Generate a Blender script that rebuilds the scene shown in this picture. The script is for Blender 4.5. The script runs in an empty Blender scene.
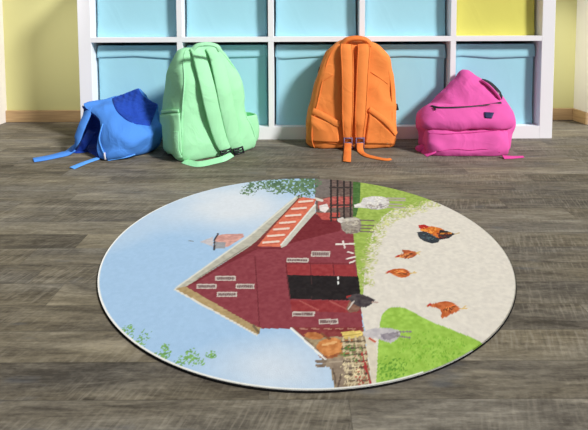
import bpy, bmesh, math, random
import numpy as np
from mathutils import Vector, noise
from mathutils.bvhtree import BVHTree

random.seed(4)
C = bpy.context.scene.collection
# ------------------------------------------------------------------ survey of the room (metres)
F, TP, PPY, ROLL, CH = 477.86, 0.0621, 49.70, -0.004, 0.4685    # lens and pose of the photographer's camera
DS, DW, XC, W = 1.853, 2.203, 0.0874, 1.85                      # shelf front, back wall, shelf centre, shelf width
RX, RY, RR = 0.0208, 0.9738, 0.4014                             # round rug
XR, XL = 1.300, -1.338                                          # side walls
_c, _s = math.cos(math.atan(TP)), math.sin(math.atan(TP))
_cr, _sr = math.cos(ROLL), math.sin(ROLL)
CAM = Vector((0, 0, CH))
FWD = Vector((0, _c, -_s)); UP0 = Vector((0, _s, _c)); R0 = Vector((1, 0, 0))
RIGHT = R0*_cr + UP0*_sr; UP = -R0*_sr + UP0*_cr

def ray(px, py):
    return FWD + RIGHT*((px-294)/F) + UP*((PPY-py)/F)
def P(px, py, Y):
    d = ray(px, py); return CAM + d*(Y/d.y)
def G(px, py, z=0.0):
    d = ray(px, py); return CAM + d*((z-CH)/d.z)

# ------------------------------------------------------------------ helpers
def lin(c):
    return tuple(((v/255)/12.92 if v/255 <= .04045 else ((v/255+.055)/1.055)**2.4) for v in c)

class NT:
    def __init__(self, name):
        self.m = bpy.data.materials.new(name); self.m.use_nodes = True
        self.t = self.m.node_tree; self.b = self.t.nodes['Principled BSDF']
    def n(self, typ, **kw):
        nd = self.t.nodes.new(typ)
        for k, v in kw.items():
            if k.startswith('i_'):
                nd.inputs[k[2:].replace('_', ' ')].default_value = v
            else: setattr(nd, k, v)
        return nd
    def l(self, a, b): self.t.links.new(a, b)
    def math(self, op, a, b=None, c=None):
        nd = self.n('ShaderNodeMath', operation=op)
        for i, v in enumerate((a, b, c)):
            if v is None: continue
            if isinstance(v, (int, float)): nd.inputs[i].default_value = v
            else: self.l(v, nd.inputs[i])
        return nd.outputs[0]
    def mix(self, fac, a, b, blend='MIX'):
        nd = self.n('ShaderNodeMix', data_type='RGBA', blend_type=blend)
        for s, v in ((nd.inputs[0], fac), (nd.inputs[6], a), (nd.inputs[7], b)):
            if isinstance(v, (int, float)): s.default_value = v
            elif isinstance(v, tuple): s.default_value = (*v[:3], 1)
            else: self.l(v, s)
        return nd.outputs[2]
    def ramp(self, fac, stops):
        nd = self.n('ShaderNodeValToRGB'); self.l(fac, nd.inputs[0])
        e = nd.color_ramp.elements
        while len(e) < len(stops): e.new(.5)
        for k, (p, c) in zip(e, stops):
            k.position = p; k.color = (*c, 1) if isinstance(c, tuple) else (c, c, c, 1)
        return nd.outputs[0]

def plain(name, col, rough=.6, spec=.3, var=.06, vscale=6, bump=0.0, bscale=300, metal=0):
    k = NT(name); c = lin(col)
    tc = k.n('ShaderNodeTexCoord')
    no = k.n('ShaderNodeTexNoise', i_Scale=vscale, i_Detail=4.0); k.l(tc.outputs['Object'], no.inputs['Vector'])
    k.l(k.mix(no.outputs[0], tuple(v*(1-var) for v in c), tuple(min(1, v*(1+var)) for v in c)), k.b.inputs['Base Color'])
    k.b.inputs['Roughness'].default_value = rough
    k.b.inputs['Specular IOR Level'].default_value = spec
    k.b.inputs['Metallic'].default_value = metal
    if bump:
        n2 = k.n('ShaderNodeTexNoise', i_Scale=bscale, i_Detail=2.0); k.l(tc.outputs['Object'], n2.inputs['Vector'])
        bp = k.n('ShaderNodeBump', i_Strength=bump, i_Distance=.001); k.l(n2.outputs[0], bp.inputs['Height'])
        k.l(bp.outputs[0], k.b.inputs['Normal'])
    return k.m

def cloth(name, col, wr=.25, wscale=7, rough=.85, sheen=.0):
    """woven nylon with soft creases"""
    k = NT(name); c = lin(col)
    tc = k.n('ShaderNodeTexCoord')
    n1 = k.n('ShaderNodeTexNoise', i_Scale=5.0, i_Detail=3.0); k.l(tc.outputs['Object'], n1.inputs['Vector'])
    k.l(k.mix(n1.outputs[0], tuple(v*.93 for v in c), tuple(min(1, v*1.06) for v in c)), k.b.inputs['Base Color'])
    n2 = k.n('ShaderNodeTexNoise', i_Scale=wscale, i_Detail=3.0, i_Distortion=1.2); k.l(tc.outputs['Object'], n2.inputs['Vector'])
    cr = k.ramp(n2.outputs[0], [(.40, 0.0), (.5, 1.0), (.60, 0.0)])
    n3 = k.n('ShaderNodeTexNoise', i_Scale=450.0, i_Detail=1.0); k.l(tc.outputs['Object'], n3.inputs['Vector'])
    h = k.math('ADD', k.math('MULTIPLY', cr, .8), k.math('MULTIPLY', n3.outputs[0], .12))
    bp = k.n('ShaderNodeBump', i_Strength=wr, i_Distance=.006); k.l(h, bp.inputs['Height'])
    k.l(bp.outputs[0], k.b.inputs['Normal'])
    k.b.inputs['Roughness'].default_value = rough
    k.b.inputs['Specular IOR Level'].default_value = .25
    k.b.inputs['Sheen Weight'].default_value = sheen
    return k.m

def link(o, parent=None):
    C.objects.link(o)
    if parent is not None:
        o.parent = parent; o.location = -parent.location if not parent.get('_abs') else (0, 0, 0)
    return o
def mesh(name, vs, fs, mat, parent=None, smooth=True):
    me = bpy.data.meshes.new(name)
    me.from_pydata([tuple(v) for v in vs], [], fs)
    me.update()
    if smooth: me.polygons.foreach_set('use_smooth', [True]*len(me.polygons))
    me.materials.append(mat)
    o = bpy.data.objects.new(name, me); C.objects.link(o)
    if parent is not None:
        o.parent = parent
        b = parent.get('base', (0, 0, 0))
        me.transform(__import__('mathutils').Matrix.Translation((-b[0], -b[1], -b[2])))
        o['base'] = tuple(b)
    return o
def thing(name, base, label, cat, group=None):
    o = bpy.data.objects.new(name, None); C.objects.link(o)
    o.empty_display_size = .05
    o.location = base; o['base'] = tuple(base); o['label'] = label; o['category'] = cat
    if group: o['group'] = group
    return o
def structure(o): o['kind'] = 'structure'; return o

def box_vf(x0, x1, y0, y1, z0, z1):
    v = [(x, y, z) for z in (z0, z1) for y in (y0, y1) for x in (x0, x1)]
    return v, [(0, 2, 3, 1), (4, 5, 7, 6), (0, 1, 5, 4), (2, 6, 7, 3), (1, 3, 7, 5), (0, 4, 6, 2)]
def box(name, x0, x1, y0, y1, z0, z1, mat, parent=None, bevel=0.0):
    v, f = box_vf(x0, x1, y0, y1, z0, z1)
    o = mesh(name, v, f, mat, parent, smooth=False)
    if bevel:
        bm = bmesh.new(); bm.from_mesh(o.data)
        bmesh.ops.bevel(bm, geom=list(bm.edges), offset=bevel, segments=2, profile=.6, affect='EDGES')
        bm.to_mesh(o.data); bm.free()
    return o

def crom(pts, n, closed=False):
    """Catmull-Rom through rows of pts (m,k,3) or (m,3) -> n rows"""
    p = np.asarray(pts, float); m = len(p)
    t = np.linspace(0, m if closed else m-1, n, endpoint=not closed)
    i = np.floor(t).astype(int)
    if not closed: i = np.minimum(i, m-2)
    u = (t-i).reshape((-1,)+(1,)*(p.ndim-1))
    def g(k):
        return p[k % m] if closed else p[np.clip(k, 0, m-1)]
    a, b, c, d = g(i-1), g(i), g(i+1), g(i+2)
    return .5*(2*b+(c-a)*u+(2*a-5*b+4*c-d)*u**2+(3*b-a-3*c+d)*u**3)

def loft(name, rings, mat, parent, M=60, amp=0.0, nsc=9.0, cap0=True, cap1=True, seed=0, floor=True, N=None, dense=None):
    R = np.asarray(rings, float)
    if N: R = np.stack([crom(r, N, True) for r in R])
    R = crom(R, M) if M else R
    m, n = R.shape[:2]
    V = [Vector(v) for v in R.reshape(-1, 3)]
    fs = [(i*n+j, i*n+(j+1) % n, (i+1)*n+(j+1) % n, (i+1)*n+j) for i in range(m-1) for j in range(n)]
    if cap0:
        V.append(Vector(R[0].mean(0))); k = len(V)-1; fs += [(k, (j+1) % n, j) for j in range(n)]
    if cap1:
        V.append(Vector(R[-1].mean(0))); k = len(V)-1; b = (m-1)*n; fs += [(k, b+j, b+(j+1) % n) for j in range(n)]
    me = bpy.data.meshes.new('t'); me.from_pydata(V, [], fs); 
    bm = bmesh.new(); bm.from_mesh(me); bmesh.ops.recalc_face_normals(bm, faces=bm.faces)
    bm.normal_update()
    if amp:
        off = Vector((seed*3.1, seed*1.7, seed*2.3))
        nn = [(v, v.normal.copy()) for v in bm.verts]
        for v, no in nn:
            q = v.co*nsc+off
            a = noise.noise(q)+.5*noise.noise(q*2.1)
            r = 1-abs(noise.noise(q*1.3+Vector((7, 3, 1))))*2.2
            v.co += no*amp*(a+.6*r)
    if floor:
        for v in bm.verts: v.co.z = max(v.co.z, .0012)
    bm.to_mesh(me); bvh = BVHTree.FromBMesh(bm)
    VV = [v.co.copy() for v in bm.verts]; FF = [tuple(x.index for x in f.verts) for f in bm.faces]
    bm.free(); bpy.data.meshes.remove(me)
    o = mesh(name, VV, FF, mat, parent)
    return o, bvh, R
def hit(bvh, px, py, off=0.0):
    d = ray(px, py).normalized()
    co, no, i, _ = bvh.ray_cast(CAM, d)
    if co is None: return None
    if no.dot(d) > 0: no = -no
    return co+no*off, no
def on(bvhs, pts, off):
    """surface points under survey sightings, lifted by off along the surface normal"""
    if not isinstance(bvhs, (list, tuple)): bvhs = [bvhs]
    out = []; nos = []
    for p in pts:
        best = None
        for b in bvhs:
            h = hit(b, p[0], p[1], 0)
            if h and (best is None or (h[0]-CAM).length < (best[0]-CAM).length): best = h
        if best is None: continue
        out.append(best[0]+best[1]*(p[2] if len(p) > 2 else off)); nos.append(best[1])
    return out, nos
def rounded(w, t):
    a, b = w/2, t/2; e = min(b, a)*.55
    return [(-a, -b+e), (-a+e, -b), (a-e, -b), (a, -b+e), (a, b-e), (a-e, b), (-a+e, b), (-a, b-e)]
def ribbon(name, pts, normals, w, t, mat, parent, n=40, ridge=0.0):
    """flat strap along pts; normals face out; w is a width or a list of widths"""
    p = crom(pts, n); nr = crom(normals, n)
    ws = np.interp(np.linspace(0, 1, n), np.linspace(0, 1, len(w)), w) if isinstance(w, (list, tuple)) else [w]*n
    V = []; fs = []
    for i in range(n):
        tg = Vector(p[min(i+1, n-1)]-p[max(i-1, 0)]).normalized(); no = Vector(nr[i]).normalized()
        sd = tg.cross(no).normalized(); no = sd.cross(tg).normalized()
        for a, b in rounded(ws[i], t):
            V.append(Vector(p[i])+sd*a+no*b)
    for i in range(n-1):
        for j in range(8): fs.append((i*8+j, i*8+(j+1) % 8, (i+1)*8+(j+1) % 8, (i+1)*8+j))
    fs += [tuple(range(7, -1, -1)), tuple((n-1)*8+j for j in range(8))]
    for v in V: v.z = max(v.z, .001)
    return mesh(name, V, fs, mat, parent)
def tube(name, pts, r, mat, parent, n=50, k=8, closed=False):
    p = crom(pts, n, closed); V = []; fs = []
    prev = Vector((.3, .5, .8))
    for i in range(n):
        a, b = ((i+1) % n, (i-1) % n) if closed else (min(i+1, n-1), max(i-1, 0))
        tg = Vector(p[a]-p[b]).normalized()
        s = (prev-tg*prev.dot(tg)).normalized(); prev = s; u = tg.cross(s)
        rr = r
        for j in range(k):
            an = 2*math.pi*j/k; V.append(Vector(p[i])+(s*math.cos(an)+u*math.sin(an))*rr)
    for i in range(n if closed else n-1):
        for j in range(k):
            q = (i+1) % n; fs.append((i*k+j, i*k+(j+1) % k, q*k+(j+1) % k, q*k+j))
    if not closed: fs += [tuple(range(k-1, -1, -1)), tuple((n-1)*k+j for j in range(k))]
    for v in V: v.z = max(v.z, .0008)
    return mesh(name, V, fs, mat, parent)
def patch(name, bvh, quad, off, th, mat, parent, n=10):
    """a thin sewn patch following the surface inside the quad of sightings"""
    q = np.array(quad, float); top = []; bot = []
    for i in range(n):
        for j in range(n):
            u, v = i/(n-1), j/(n-1)
            xy = (q[0]*(1-u)+q[1]*u)*(1-v)+(q[3]*(1-u)+q[2]*u)*v
            h = hit(bvh, xy[0], xy[1])
            if h is None:
                g = bvh.find_nearest(P(xy[0], xy[1], parent.location.y)); h = (g[0], g[1])
            top.append(h[0]+h[1]*(off+th)); bot.append(h[0]+h[1]*off)
    N = n*n; fs = []
    for i in range(n-1):
        for j in range(n-1):
            a = i*n+j; fs.append((a, a+n, a+n+1, a+1)); fs.append((N+a, N+a+1, N+a+n+1, N+a+n))
    rim = [j for j in range(n)]+[i*n+n-1 for i in range(1, n)]+[(n-1)*n+j for j in range(n-2, -1, -1)]+[i*n for i in range(n-2, 0, -1)]
    for a, b in zip(rim, rim[1:]+rim[:1]): fs.append((a, b, N+b, N+a))
    o = mesh(name, top+bot, fs, mat, parent)
    bm = bmesh.new(); bm.from_mesh(o.data); bmesh.ops.recalc_face_normals(bm, faces=bm.faces); bm.to_mesh(o.data); bm.free()
    return o
def sring(cx, cy, cz, a, b, n, N=72, U=Vector((1, 0, 0)), V=Vector((0, 1, 0)), tz=None):
    out = []
    for j in range(N):
        th = 2*math.pi*j/N; c, s = math.cos(th), math.sin(th)
        x = a*math.copysign(abs(c)**(2/n), c); y = b*math.copysign(abs(s)**(2/n), s)
        v = Vector((cx, cy, cz))+U*x+V*y
        if tz: v.z += tz(x, y)
        out.append(v)
    return out
def pxring(py, xl, xr, yf, yb, n=4, N=72, zmin=.0012):
    a = P(xl, py, (yf*.6+yb*.4)); b = P(xr, py, (yf*.6+yb*.4)); z = max(P((xl+xr)/2, py, yf).z, zmin)
    return sring((a.x+b.x)/2, (yf+yb)/2, z, (b.x-a.x)/2, (yb-yf)/2, n, N)

# ------------------------------------------------------------------ materials
M_white = plain('white_lacquer', (243, 242, 246), .45, .35, .015)
M_wall = plain('yellow_wall_paint', (206, 202, 143), .85, .15, .03, 2.0, .08, 90)
M_cream = plain('cream_wall_paint', (244, 241, 234), .85, .15, .02, 2.0, .08, 90)
M_trim = plain('white_paint', (226, 220, 214), .7, .2, .02)
def wood_trim():
    k = NT('pale_wood_skirting'); tc = k.n('ShaderNodeTexCoord')
    mp = k.n('ShaderNodeMapping'); mp.inputs['Scale'].default_value = (3, 3, 60); k.l(tc.outputs['Object'], mp.inputs['Vector'])
    no = k.n('ShaderNodeTexNoise', i_Scale=3.0, i_Detail=5.0); k.l(mp.outputs[0], no.inputs['Vector'])
    k.l(k.ramp(no.outputs[0], [(.3, lin((168, 136, 96))), (.7, lin((196, 164, 120)))]), k.b.inputs['Base Color'])
    k.b.inputs['Roughness'].default_value = .55
    return k.m
M_skirt = wood_trim()

def floor_mat():
    k = NT('grey_brown_vinyl_planks'); g = k.n('ShaderNodeNewGeometry')
    sp = k.n('ShaderNodeSeparateXYZ'); k.l(g.outputs['Position'], sp.inputs[0])
    X, Y = sp.outputs[0], sp.outputs[1]
    PW, PL = .066, .62
    yr = k.math('DIVIDE', k.math('ADD', Y, .031), PW); row = k.math('FLOOR', yr); fy = k.math('FRACT', yr)
    wn = k.n('ShaderNodeTexWhiteNoise', noise_dimensions='1D'); k.l(row, wn.inputs['W'])
    xr = k.math('DIVIDE', k.math('ADD', X, k.math('MULTIPLY', wn.outputs[0], 3.7)), PL)
    col = k.math('FLOOR', xr); fx = k.math('FRACT', xr)
    cv = k.n('ShaderNodeCombineXYZ'); k.l(row, cv.inputs[0]); k.l(col, cv.inputs[1])
    w2 = k.n('ShaderNodeTexWhiteNoise', noise_dimensions='2D'); k.l(cv.outputs[0], w2.inputs['Vector'])
    rnd = w2.outputs[0]
    def stretched(sx, sy, scale, detail, dist=0.0, rough=.6, skew=0.0):
        c = k.n('ShaderNodeCombineXYZ')
        xx = k.math('ADD', X, k.math('MULTIPLY', rnd, 13.0))
        if skew: xx = k.math('ADD', xx, k.math('MULTIPLY', Y, skew))
        k.l(k.math('MULTIPLY', xx, sx), c.inputs[0])
        k.l(k.math('MULTIPLY', Y, sy), c.inputs[1]); k.l(k.math('MULTIPLY', rnd, 31.0), c.inputs[2])
        n = k.n('ShaderNodeTexNoise', i_Scale=scale, i_Detail=detail, i_Distortion=dist, i_Roughness=rough)
        k.l(c.outputs[0], n.inputs['Vector']); return n.outputs[0]
    broad = stretched(6.5, 36.0, 1.0, 5.0, .8, .70)
    fine = stretched(22.0, 260.0, 1.0, 3.0, .2, .7)
    speck = stretched(120.0, 240.0, 1.0, 2.0)
    fig = stretched(1.6, 13.0, 1.0, 1.0, .5)
    bands = k.math('ABSOLUTE', k.math('SUBTRACT', k.math('FRACT', k.math('MULTIPLY', fig, 14.0)), .5))
    v = k.math('ADD', k.math('MULTIPLY', broad, .66), k.math('MULTIPLY', fine, .22))
    v = k.math('ADD', v, k.math('MULTIPLY', bands, .10))
    v = k.math('ADD', v, k.math('MULTIPLY', speck, .22))
    v = k.math('ADD', v, k.math('MULTIPLY', k.math('SUBTRACT', rnd, .5), .15))
    base = k.ramp(v, [(.40, lin((68, 63, 58))), (.54, lin((101, 95, 87))), (.64, lin((121, 115, 105))), (.80, lin((155, 148, 136)))])
    warm = k.ramp(stretched(2.0, 9.0, 1.0, 2.0), [(.35, 0.0), (.65, 1.0)])
    base = k.mix(warm, k.mix(1.0, base, (.98, .985, 1.0), 'MULTIPLY'), k.mix(1.0, base, (1.04, .99, .86), 'MULTIPLY'))
    # saw marks: fine strokes running nearly across the grain, in patches
    c = k.n('ShaderNodeCombineXYZ')
    k.l(k.math('MULTIPLY', k.math('ADD', k.math('SUBTRACT', X, k.math('MULTIPLY', Y, .35)), k.math('MULTIPLY', rnd, 5.0)), 210.0), c.inputs[0])
    k.l(k.math('MULTIPLY', Y, 26.0), c.inputs[1]); k.l(rnd, c.inputs[2])
    sn = k.n('ShaderNodeTexNoise', i_Scale=1.0, i_Detail=2.0); k.l(c.outputs[0], sn.inputs['Vector'])
    saw = k.ramp(sn.outputs[0], [(.50, 0.0), (.68, 1.0)]); sawd = k.ramp(sn.outputs[0], [(.30, 1.0), (.46, 0.0)])
    pm = k.ramp(stretched(3.0, 12.0, 1.0, 2.0), [(.42, 0.0), (.60, 1.0)])
    base = k.mix(k.math('MULTIPLY', k.math('MULTIPLY', saw, pm), .34), base, lin((158, 150, 137)))
    base = k.mix(k.math('MULTIPLY', k.math('MULTIPLY', sawd, pm), .30), base, lin((66, 60, 54)))
    # bluish stains and pale worn spots
    st = k.ramp(stretched(9.0, 30.0, 1.0, 2.0), [(.64, 0.0), (.74, 1.0)])
    base = k.mix(k.math('MULTIPLY', st, .40), base, lin((88, 92, 100)))
    pw = k.ramp(stretched(7.0, 36.0, 1.0, 2.0, 0.0, .6, .3), [(.66, 0.0), (.76, 1.0)])
    base = k.mix(k.math('MULTIPLY', pw, .40), base, lin((168, 158, 138)))
    ey = k.math('MINIMUM', fy, k.math('SUBTRACT', 1.0, fy)); ex = k.math('MINIMUM', fx, k.math('SUBTRACT', 1.0, fx))
    j = k.math('MAXIMUM', k.math('LESS_THAN', ey, .016), k.math('LESS_THAN', ex, .0012))
    base = k.mix(k.math('MULTIPLY', j, .28), base, lin((52, 47, 42)))
    k.l(base, k.b.inputs['Base Color'])
    k.b.inputs['Roughness'].default_value = .65; k.b.inputs['Specular IOR Level'].default_value = .15
    bp = k.n('ShaderNodeBump', i_Strength=.15, i_Distance=.001); k.l(k.math('SUBTRACT', fine, j), bp.inputs['Height'])
    k.l(bp.outputs[0], k.b.inputs['Normal'])
    return k.m
M_floor = floor_mat()

# ------------------------------------------------------------------ room
structure(mesh('floor', [(XL-1.2, -.7, 0), (XR+1.2, -.7, 0), (XR+1.2, DW+.05, 0), (XL-1.2, DW+.05, 0)], [(0, 1, 2, 3)], M_floor, smooth=False))
structure(box('wall_back', XL-1.2, XR+1.2, DW, DW+.08, 0, 2.5, M_wall))
structure(box('wall_left', XL-.08, XL, 2.0, DW, 0, 2.5, M_trim))
# the right wall is a short return; beyond it the room opens to the daylight side
YR = 2.09
structure(box('wall_right', XR, XR+.08, YR, DW, 0, 2.5, M_cream))
structure(box('baseboard_back', XL, XR, DW-.012, DW, 0, .055, M_skirt, bevel=.003))
structure(box('baseboard_right', XR-.012, XR, YR, DW-.012, 0, .055, M_skirt, bevel=.003))

# ------------------------------------------------------------------ shelf unit
x0, x1 = XC-W/2, XC+W/2
FR, DV = .0500, .0213
cw = (W-2*FR-4*DV)/5
ZB0, ZB1, ZT0, ZT1 = .384, .404, .738, .788
yb = DW-.014
unit = thing('shelf_unit', (XC, DS, 0), 'large white open cube shelf unit standing against the yellow wall', 'shelf')
box('side_panel', x0, x0+FR, DS, yb, 0, ZT1, M_white, unit, .0015)
box('side_panel', x1-FR, x1, DS, yb, 0, ZT1, M_white, unit, .0015)
box('bottom_panel', x0+FR, x1-FR, DS, yb, 0, FR, M_white, unit, .0008)
box('top_panel', x0+FR, x1-FR, DS, yb, ZT0, ZT1, M_white, unit, .0008)
box('shelf_board', x0+FR, x1-FR, DS, yb-.01, ZB0, ZB1, M_white, unit, .0008)
box('back_panel', x0+FR, x1-FR, yb-.008, yb, FR, ZT0, M_white, unit)
for z0, z1 in ((FR, ZB0), (ZB1, ZT0)):
    for i in range(1, 5):
        x = x0+FR+i*cw+(i-1)*DV
        box('divider', x, x+DV, DS, yb-.008, z0, z1, M_white, unit, .0008)

# ------------------------------------------------------------------ fabric bins
M_bin = cloth('pale_blue_bin_fabric', (166, 220, 236), .08, 3, .9)
M_biny = cloth('yellow_bin_fabric', (220, 214, 108), .08, 3, .9)
def bin_at(i, z0, mat, label, seed, rec):
    xa = x0+FR+i*(cw+DV)+.003; xb = xa+cw-.006; h = .318
    ya, ybk = DS+rec, yb-.014
    cx, cy, a, b = (xa+xb)/2, (ya+ybk)/2, (xb-xa)/2, (ybk-ya)/2
    t = thing('storage_bin', (cx, cy, z0), label, 'storage bin', 'fabric bins in the cubes of the shelf')
    n = 22
    r = [sring(cx, cy, z0+.0005, a*.96, b*.96, n, 96), sring(cx, cy, z0+.004, a*.99, b*.99, n, 96)]
    for f in (.2, .4, .6, .8, .95): r.append(sring(cx, cy, z0+h*f, a*(.985-.01*math.sin(f*3)), b*(.985-.01*math.sin(f*3)), n, 96))
    r += [sring(cx, cy, z0+h, a*.975, b*.975, n, 96), sring(cx, cy, z0+h-.003, a*.945, b*.945, n, 96), sring(cx, cy, z0+h-.06, a*.94, b*.94, n, 96), sring(cx, cy, z0+.02, a*.93, b*.93, n, 96)]
    loft('body', r, mat, t, M=60, floor=False)
    # folded hem with a softly sagging lower edge
    def zz(lo, k):
        return lambda x, y: (k*(.004*math.sin(x*17+seed*2.1)+.003*math.sin(x*41+seed)) if y < 0 else 0)
    q = [sring(cx, cy, z0+h-.046, a*.978, b*.978, n, 96, tz=zz(1, 1)), sring(cx, cy, z0+h-.045, a*.9985, b*1.02, n, 96, tz=zz(1, 1)),
         sring(cx, cy, z0+h-.02, a*.993, b*1.012, n, 96, tz=zz(1, .4)), sring(cx, cy, z0+h-.002, a*.988, b*.988, n, 96), sring(cx, cy, z0+h+.001, a*.982, b*.982, n, 96), sring(cx, cy, z0+h-.001, a*.97, b*.97, n, 96)]
    loft('hem', q, mat, t, M=16, cap0=False, cap1=False, floor=False)
low = ['pale blue fabric bin in the bottom cube behind the slumped blue backpack', 'pale blue fabric bin in the bottom cube behind the mint green backpack',
       'pale blue fabric bin in the middle bottom cube, left of the orange backpack', 'pale blue fabric bin in the bottom cube between the orange and pink backpacks',
       'pale blue fabric bin in the rightmost bottom cube, behind the pink backpack']
top = ['pale blue fabric bin in the leftmost cube of the upper row', 'pale blue fabric bin in the upper cube above the mint green backpack',
       'pale blue fabric bin in the middle cube of the upper row', 'pale blue fabric bin in the upper row, next to the yellow bin',
       'yellow fabric bin in the upper right cube of the white shelf']
for i in range(5):
    bin_at(i, FR, M_bin, low[i], i+1, .034)
    bin_at(i, ZB1, M_biny if i == 4 else M_bin, top[i], i+11, .036)

# ------------------------------------------------------------------ rug with its printed farm picture
rug = thing('round_rug', (RX, RY, 0), 'large round rug printed with a red barn and farm animals, lying on the plank floor', 'rug')
M_rub = plain('black_rubber', (13, 13, 14), .8, .1, .05)
N = 160
def disc(name, r, z0, z1, mat, rnd=.0012):
    rs = [(r-rnd, z0), (r, z0+rnd), (r, z1-rnd), (r-rnd, z1)]
    V = [(RX+q*math.cos(2*math.pi*j/N), RY+q*math.sin(2*math.pi*j/N), z) for q, z in rs for j in range(N)]
    fs = [(i*N+j, i*N+(j+1) % N, (i+1)*N+(j+1) % N, (i+1)*N+j) for i in range(3) for j in range(N)]
    fs += [tuple(range(N-1, -1, -1)), tuple(3*N+j for j in range(N))]
    return mesh(name, V, fs, mat, rug, smooth=False)
disc('rubber_base', RR+.0012, .0004, .0038, M_rub)

RS = 400                                                            # print resolution
PRINT = []                                                          # (colour, polygon) in order, back to front
def poly(col, pts, grain=0.0): PRINT.append(('p', col, np.array(pts, float), grain))
def line(col, a, b, w): PRINT.append(('l', col, (np.array(a, float), np.array(b, float), w), 0))
def blob(col, c, rx, ry, dens, seed): PRINT.append(('b', col, (c, rx, ry, dens, seed), 0))
SKY = (160, 194, 230); CLOUD = (216, 222, 232)
def exec_print():
    SAND = (219, 212, 202); RED = (132, 52, 62); FAS = (182, 178, 164)
    # sandy yard, then the two lawns
    poly(SAND, [(352, 170), (530, 170), (530, 400), (372, 400), (365, 330), (358, 290), (354, 240)], 10)
    poly((150, 176, 76), [(352, 170), (361, 170), (440, 196), (431, 200), (417, 207), (404, 208), (391, 210), (383, 216), (377, 224), (372, 234), (369.5, 245), (366, 262), (364, 277), (363, 300), (357, 290), (350, 240), (350, 200)], 28)
    for q_, (x, y) in enumerate(((434, 202), (422, 206), (410, 210), (399, 213), (390, 217), (383, 224), (378, 232), (374.5, 241), (371.5, 250), (369, 260), (367, 270), (366, 282))):
        blob((196, 196, 142), (x, y), 9, 6, .47, 60+q_); blob((160, 178, 92), (x-3, y-1.5), 7, 4, .52, 80+q_)
    poly((148, 190, 70), [(375, 400), (377.5, 352), (380, 322), (382, 314), (386, 309), (392, 306.5), (399, 306), (406, 307.5), (412, 310.5), (422, 316), (434, 322), (446, 326), (455, 330), (468, 335), (480, 340.5), (486, 345), (470, 380), (420, 410)], 24)
    blob((98, 150, 45), (392, 368), 16, 14, .5, 3); blob((120, 172, 50), (430, 350), 40, 20, .58, 31)
    poly((66, 104, 48), [(352, 170), (361, 170), (360, 200), (356, 216), (353, 216)], 24)
    # red wall
    poly(RED, [(183, 287), (200, 277), (247, 247.5), (257, 245.5), (282, 246), (314, 212), (340, 219), (352, 219), (354, 240), (356, 262), (359, 284), (363, 328), (261, 327.5), (254, 326)], 9)
    poly((110, 32, 40), [(314, 212), (283, 245), (300, 240), (340, 230), (342, 219)], 8)
    poly((108, 33, 41), [(247, 247.5), (200, 277), (188, 285), (196, 282), (226, 264), (258, 248), (282, 248.5), (282, 246)])
    line((98, 30, 38), (255, 256), (259.5, 326), 1.0)
    line((112, 33, 40), (286, 262), (355, 263), 1.0)
    poly((146, 46, 50), [(286, 263), (354, 264), (357, 275.5), (287, 274)], 12)
    poly((140, 44, 48), [(290, 299), (350, 300), (361, 312), (292, 310)], 14)
    for x in (286, 310, 333): line((104, 30, 38), (x, 262), (x+1, 274), 1.2)
    for x in (300, 330): line((170, 80, 76), (x, 300), (x+18, 309), 1.2)
    # fences and yard beyond, top right of the barn
    poly((104, 84, 78), [(314, 170), (353, 170), (353, 219), (340, 221), (316, 214)], 40)
    poly((112, 102, 98), [(315, 170), (331, 170), (331, 196), (316, 197)], 14)
    poly((176, 84, 78), [(331, 196), (352, 196), (352, 206), (318, 208), (318, 200)], 50)
    poly((180, 74, 66), [(316, 212), (340, 212), (340, 220), (322, 219)], 30)
    for x in (331, 337.5, 344, 350.5): line((40, 34, 34), (x, 176), (x, 220), 1.9)
    for y in (187, 204.5, 217): line((52, 44, 42), (330, y), (352, y), 1.6)
    poly((226, 214, 212), [(319, 205), (327, 203), (329, 208), (325, 212), (320, 210)], 30)
    line((215, 208, 200), (315, 198), (322, 200), 2.5)
    # roof
    poly((112, 40, 44), [(243, 252), (257, 238), (282, 212), (299, 194), (303, 198), (284, 222), (262, 246), (257, 248)], 8)
    poly((212, 104, 78), [(257.5, 245.5), (268, 232), (280, 218.5), (300, 196), (316, 198.5), (314, 205), (298, 224), (282, 246)], 22)
    for x1, x2, y in ((262, 279, 241), (267, 284, 234.5), (273, 289, 228), (279, 295, 221.5), (285, 300.5, 214.5), (291, 306, 207.5), (298, 312.5, 200.5)):
        line((232, 206, 192), (x1+1, y+.8), (x2, y-.4), 1.9)
        line((184, 82, 64), (x1+1, y+2.6), (x2, y+1.4), .8)
    poly(FAS, [(174.7, 288.4), (184, 281), (196, 272), (224, 252.5), (251, 233), (280, 208.5), (296, 195.5), (301, 196), (280, 216.5), (257, 240), (248, 247), (243, 250), (222, 263), (197, 279), (184.5, 286.5)], 20)
    line((216, 214, 204), (176, 287), (251, 234), 1.5); line((216, 214, 204), (251, 234), (296, 196.5), 1.6)
    line((140, 134, 122), (198, 277.5), (247, 246), 1.2); line((122, 52, 46), (258, 241), (299, 197.5), 1.3)
    poly((196, 192, 182), [(281, 244), (281, 247), (286, 245), (300, 229), (315.5, 212), (316, 203), (312, 206), (297, 224)], 14)
    line((226, 222, 214), (281, 244), (315, 204), 1.3)
    # lower gable board
    poly((172, 146, 102), [(174.7, 288.4), (185, 285.3), (206, 297), (230, 311), (254, 324.5), (261, 327), (257.5, 334.2), (230, 319), (200, 302)], 26)
    line((222, 218, 208), (175, 288.6), (257, 334), 1.6)
    line((110, 92, 70), (253.5, 325), (259, 331), 2.6)
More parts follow.
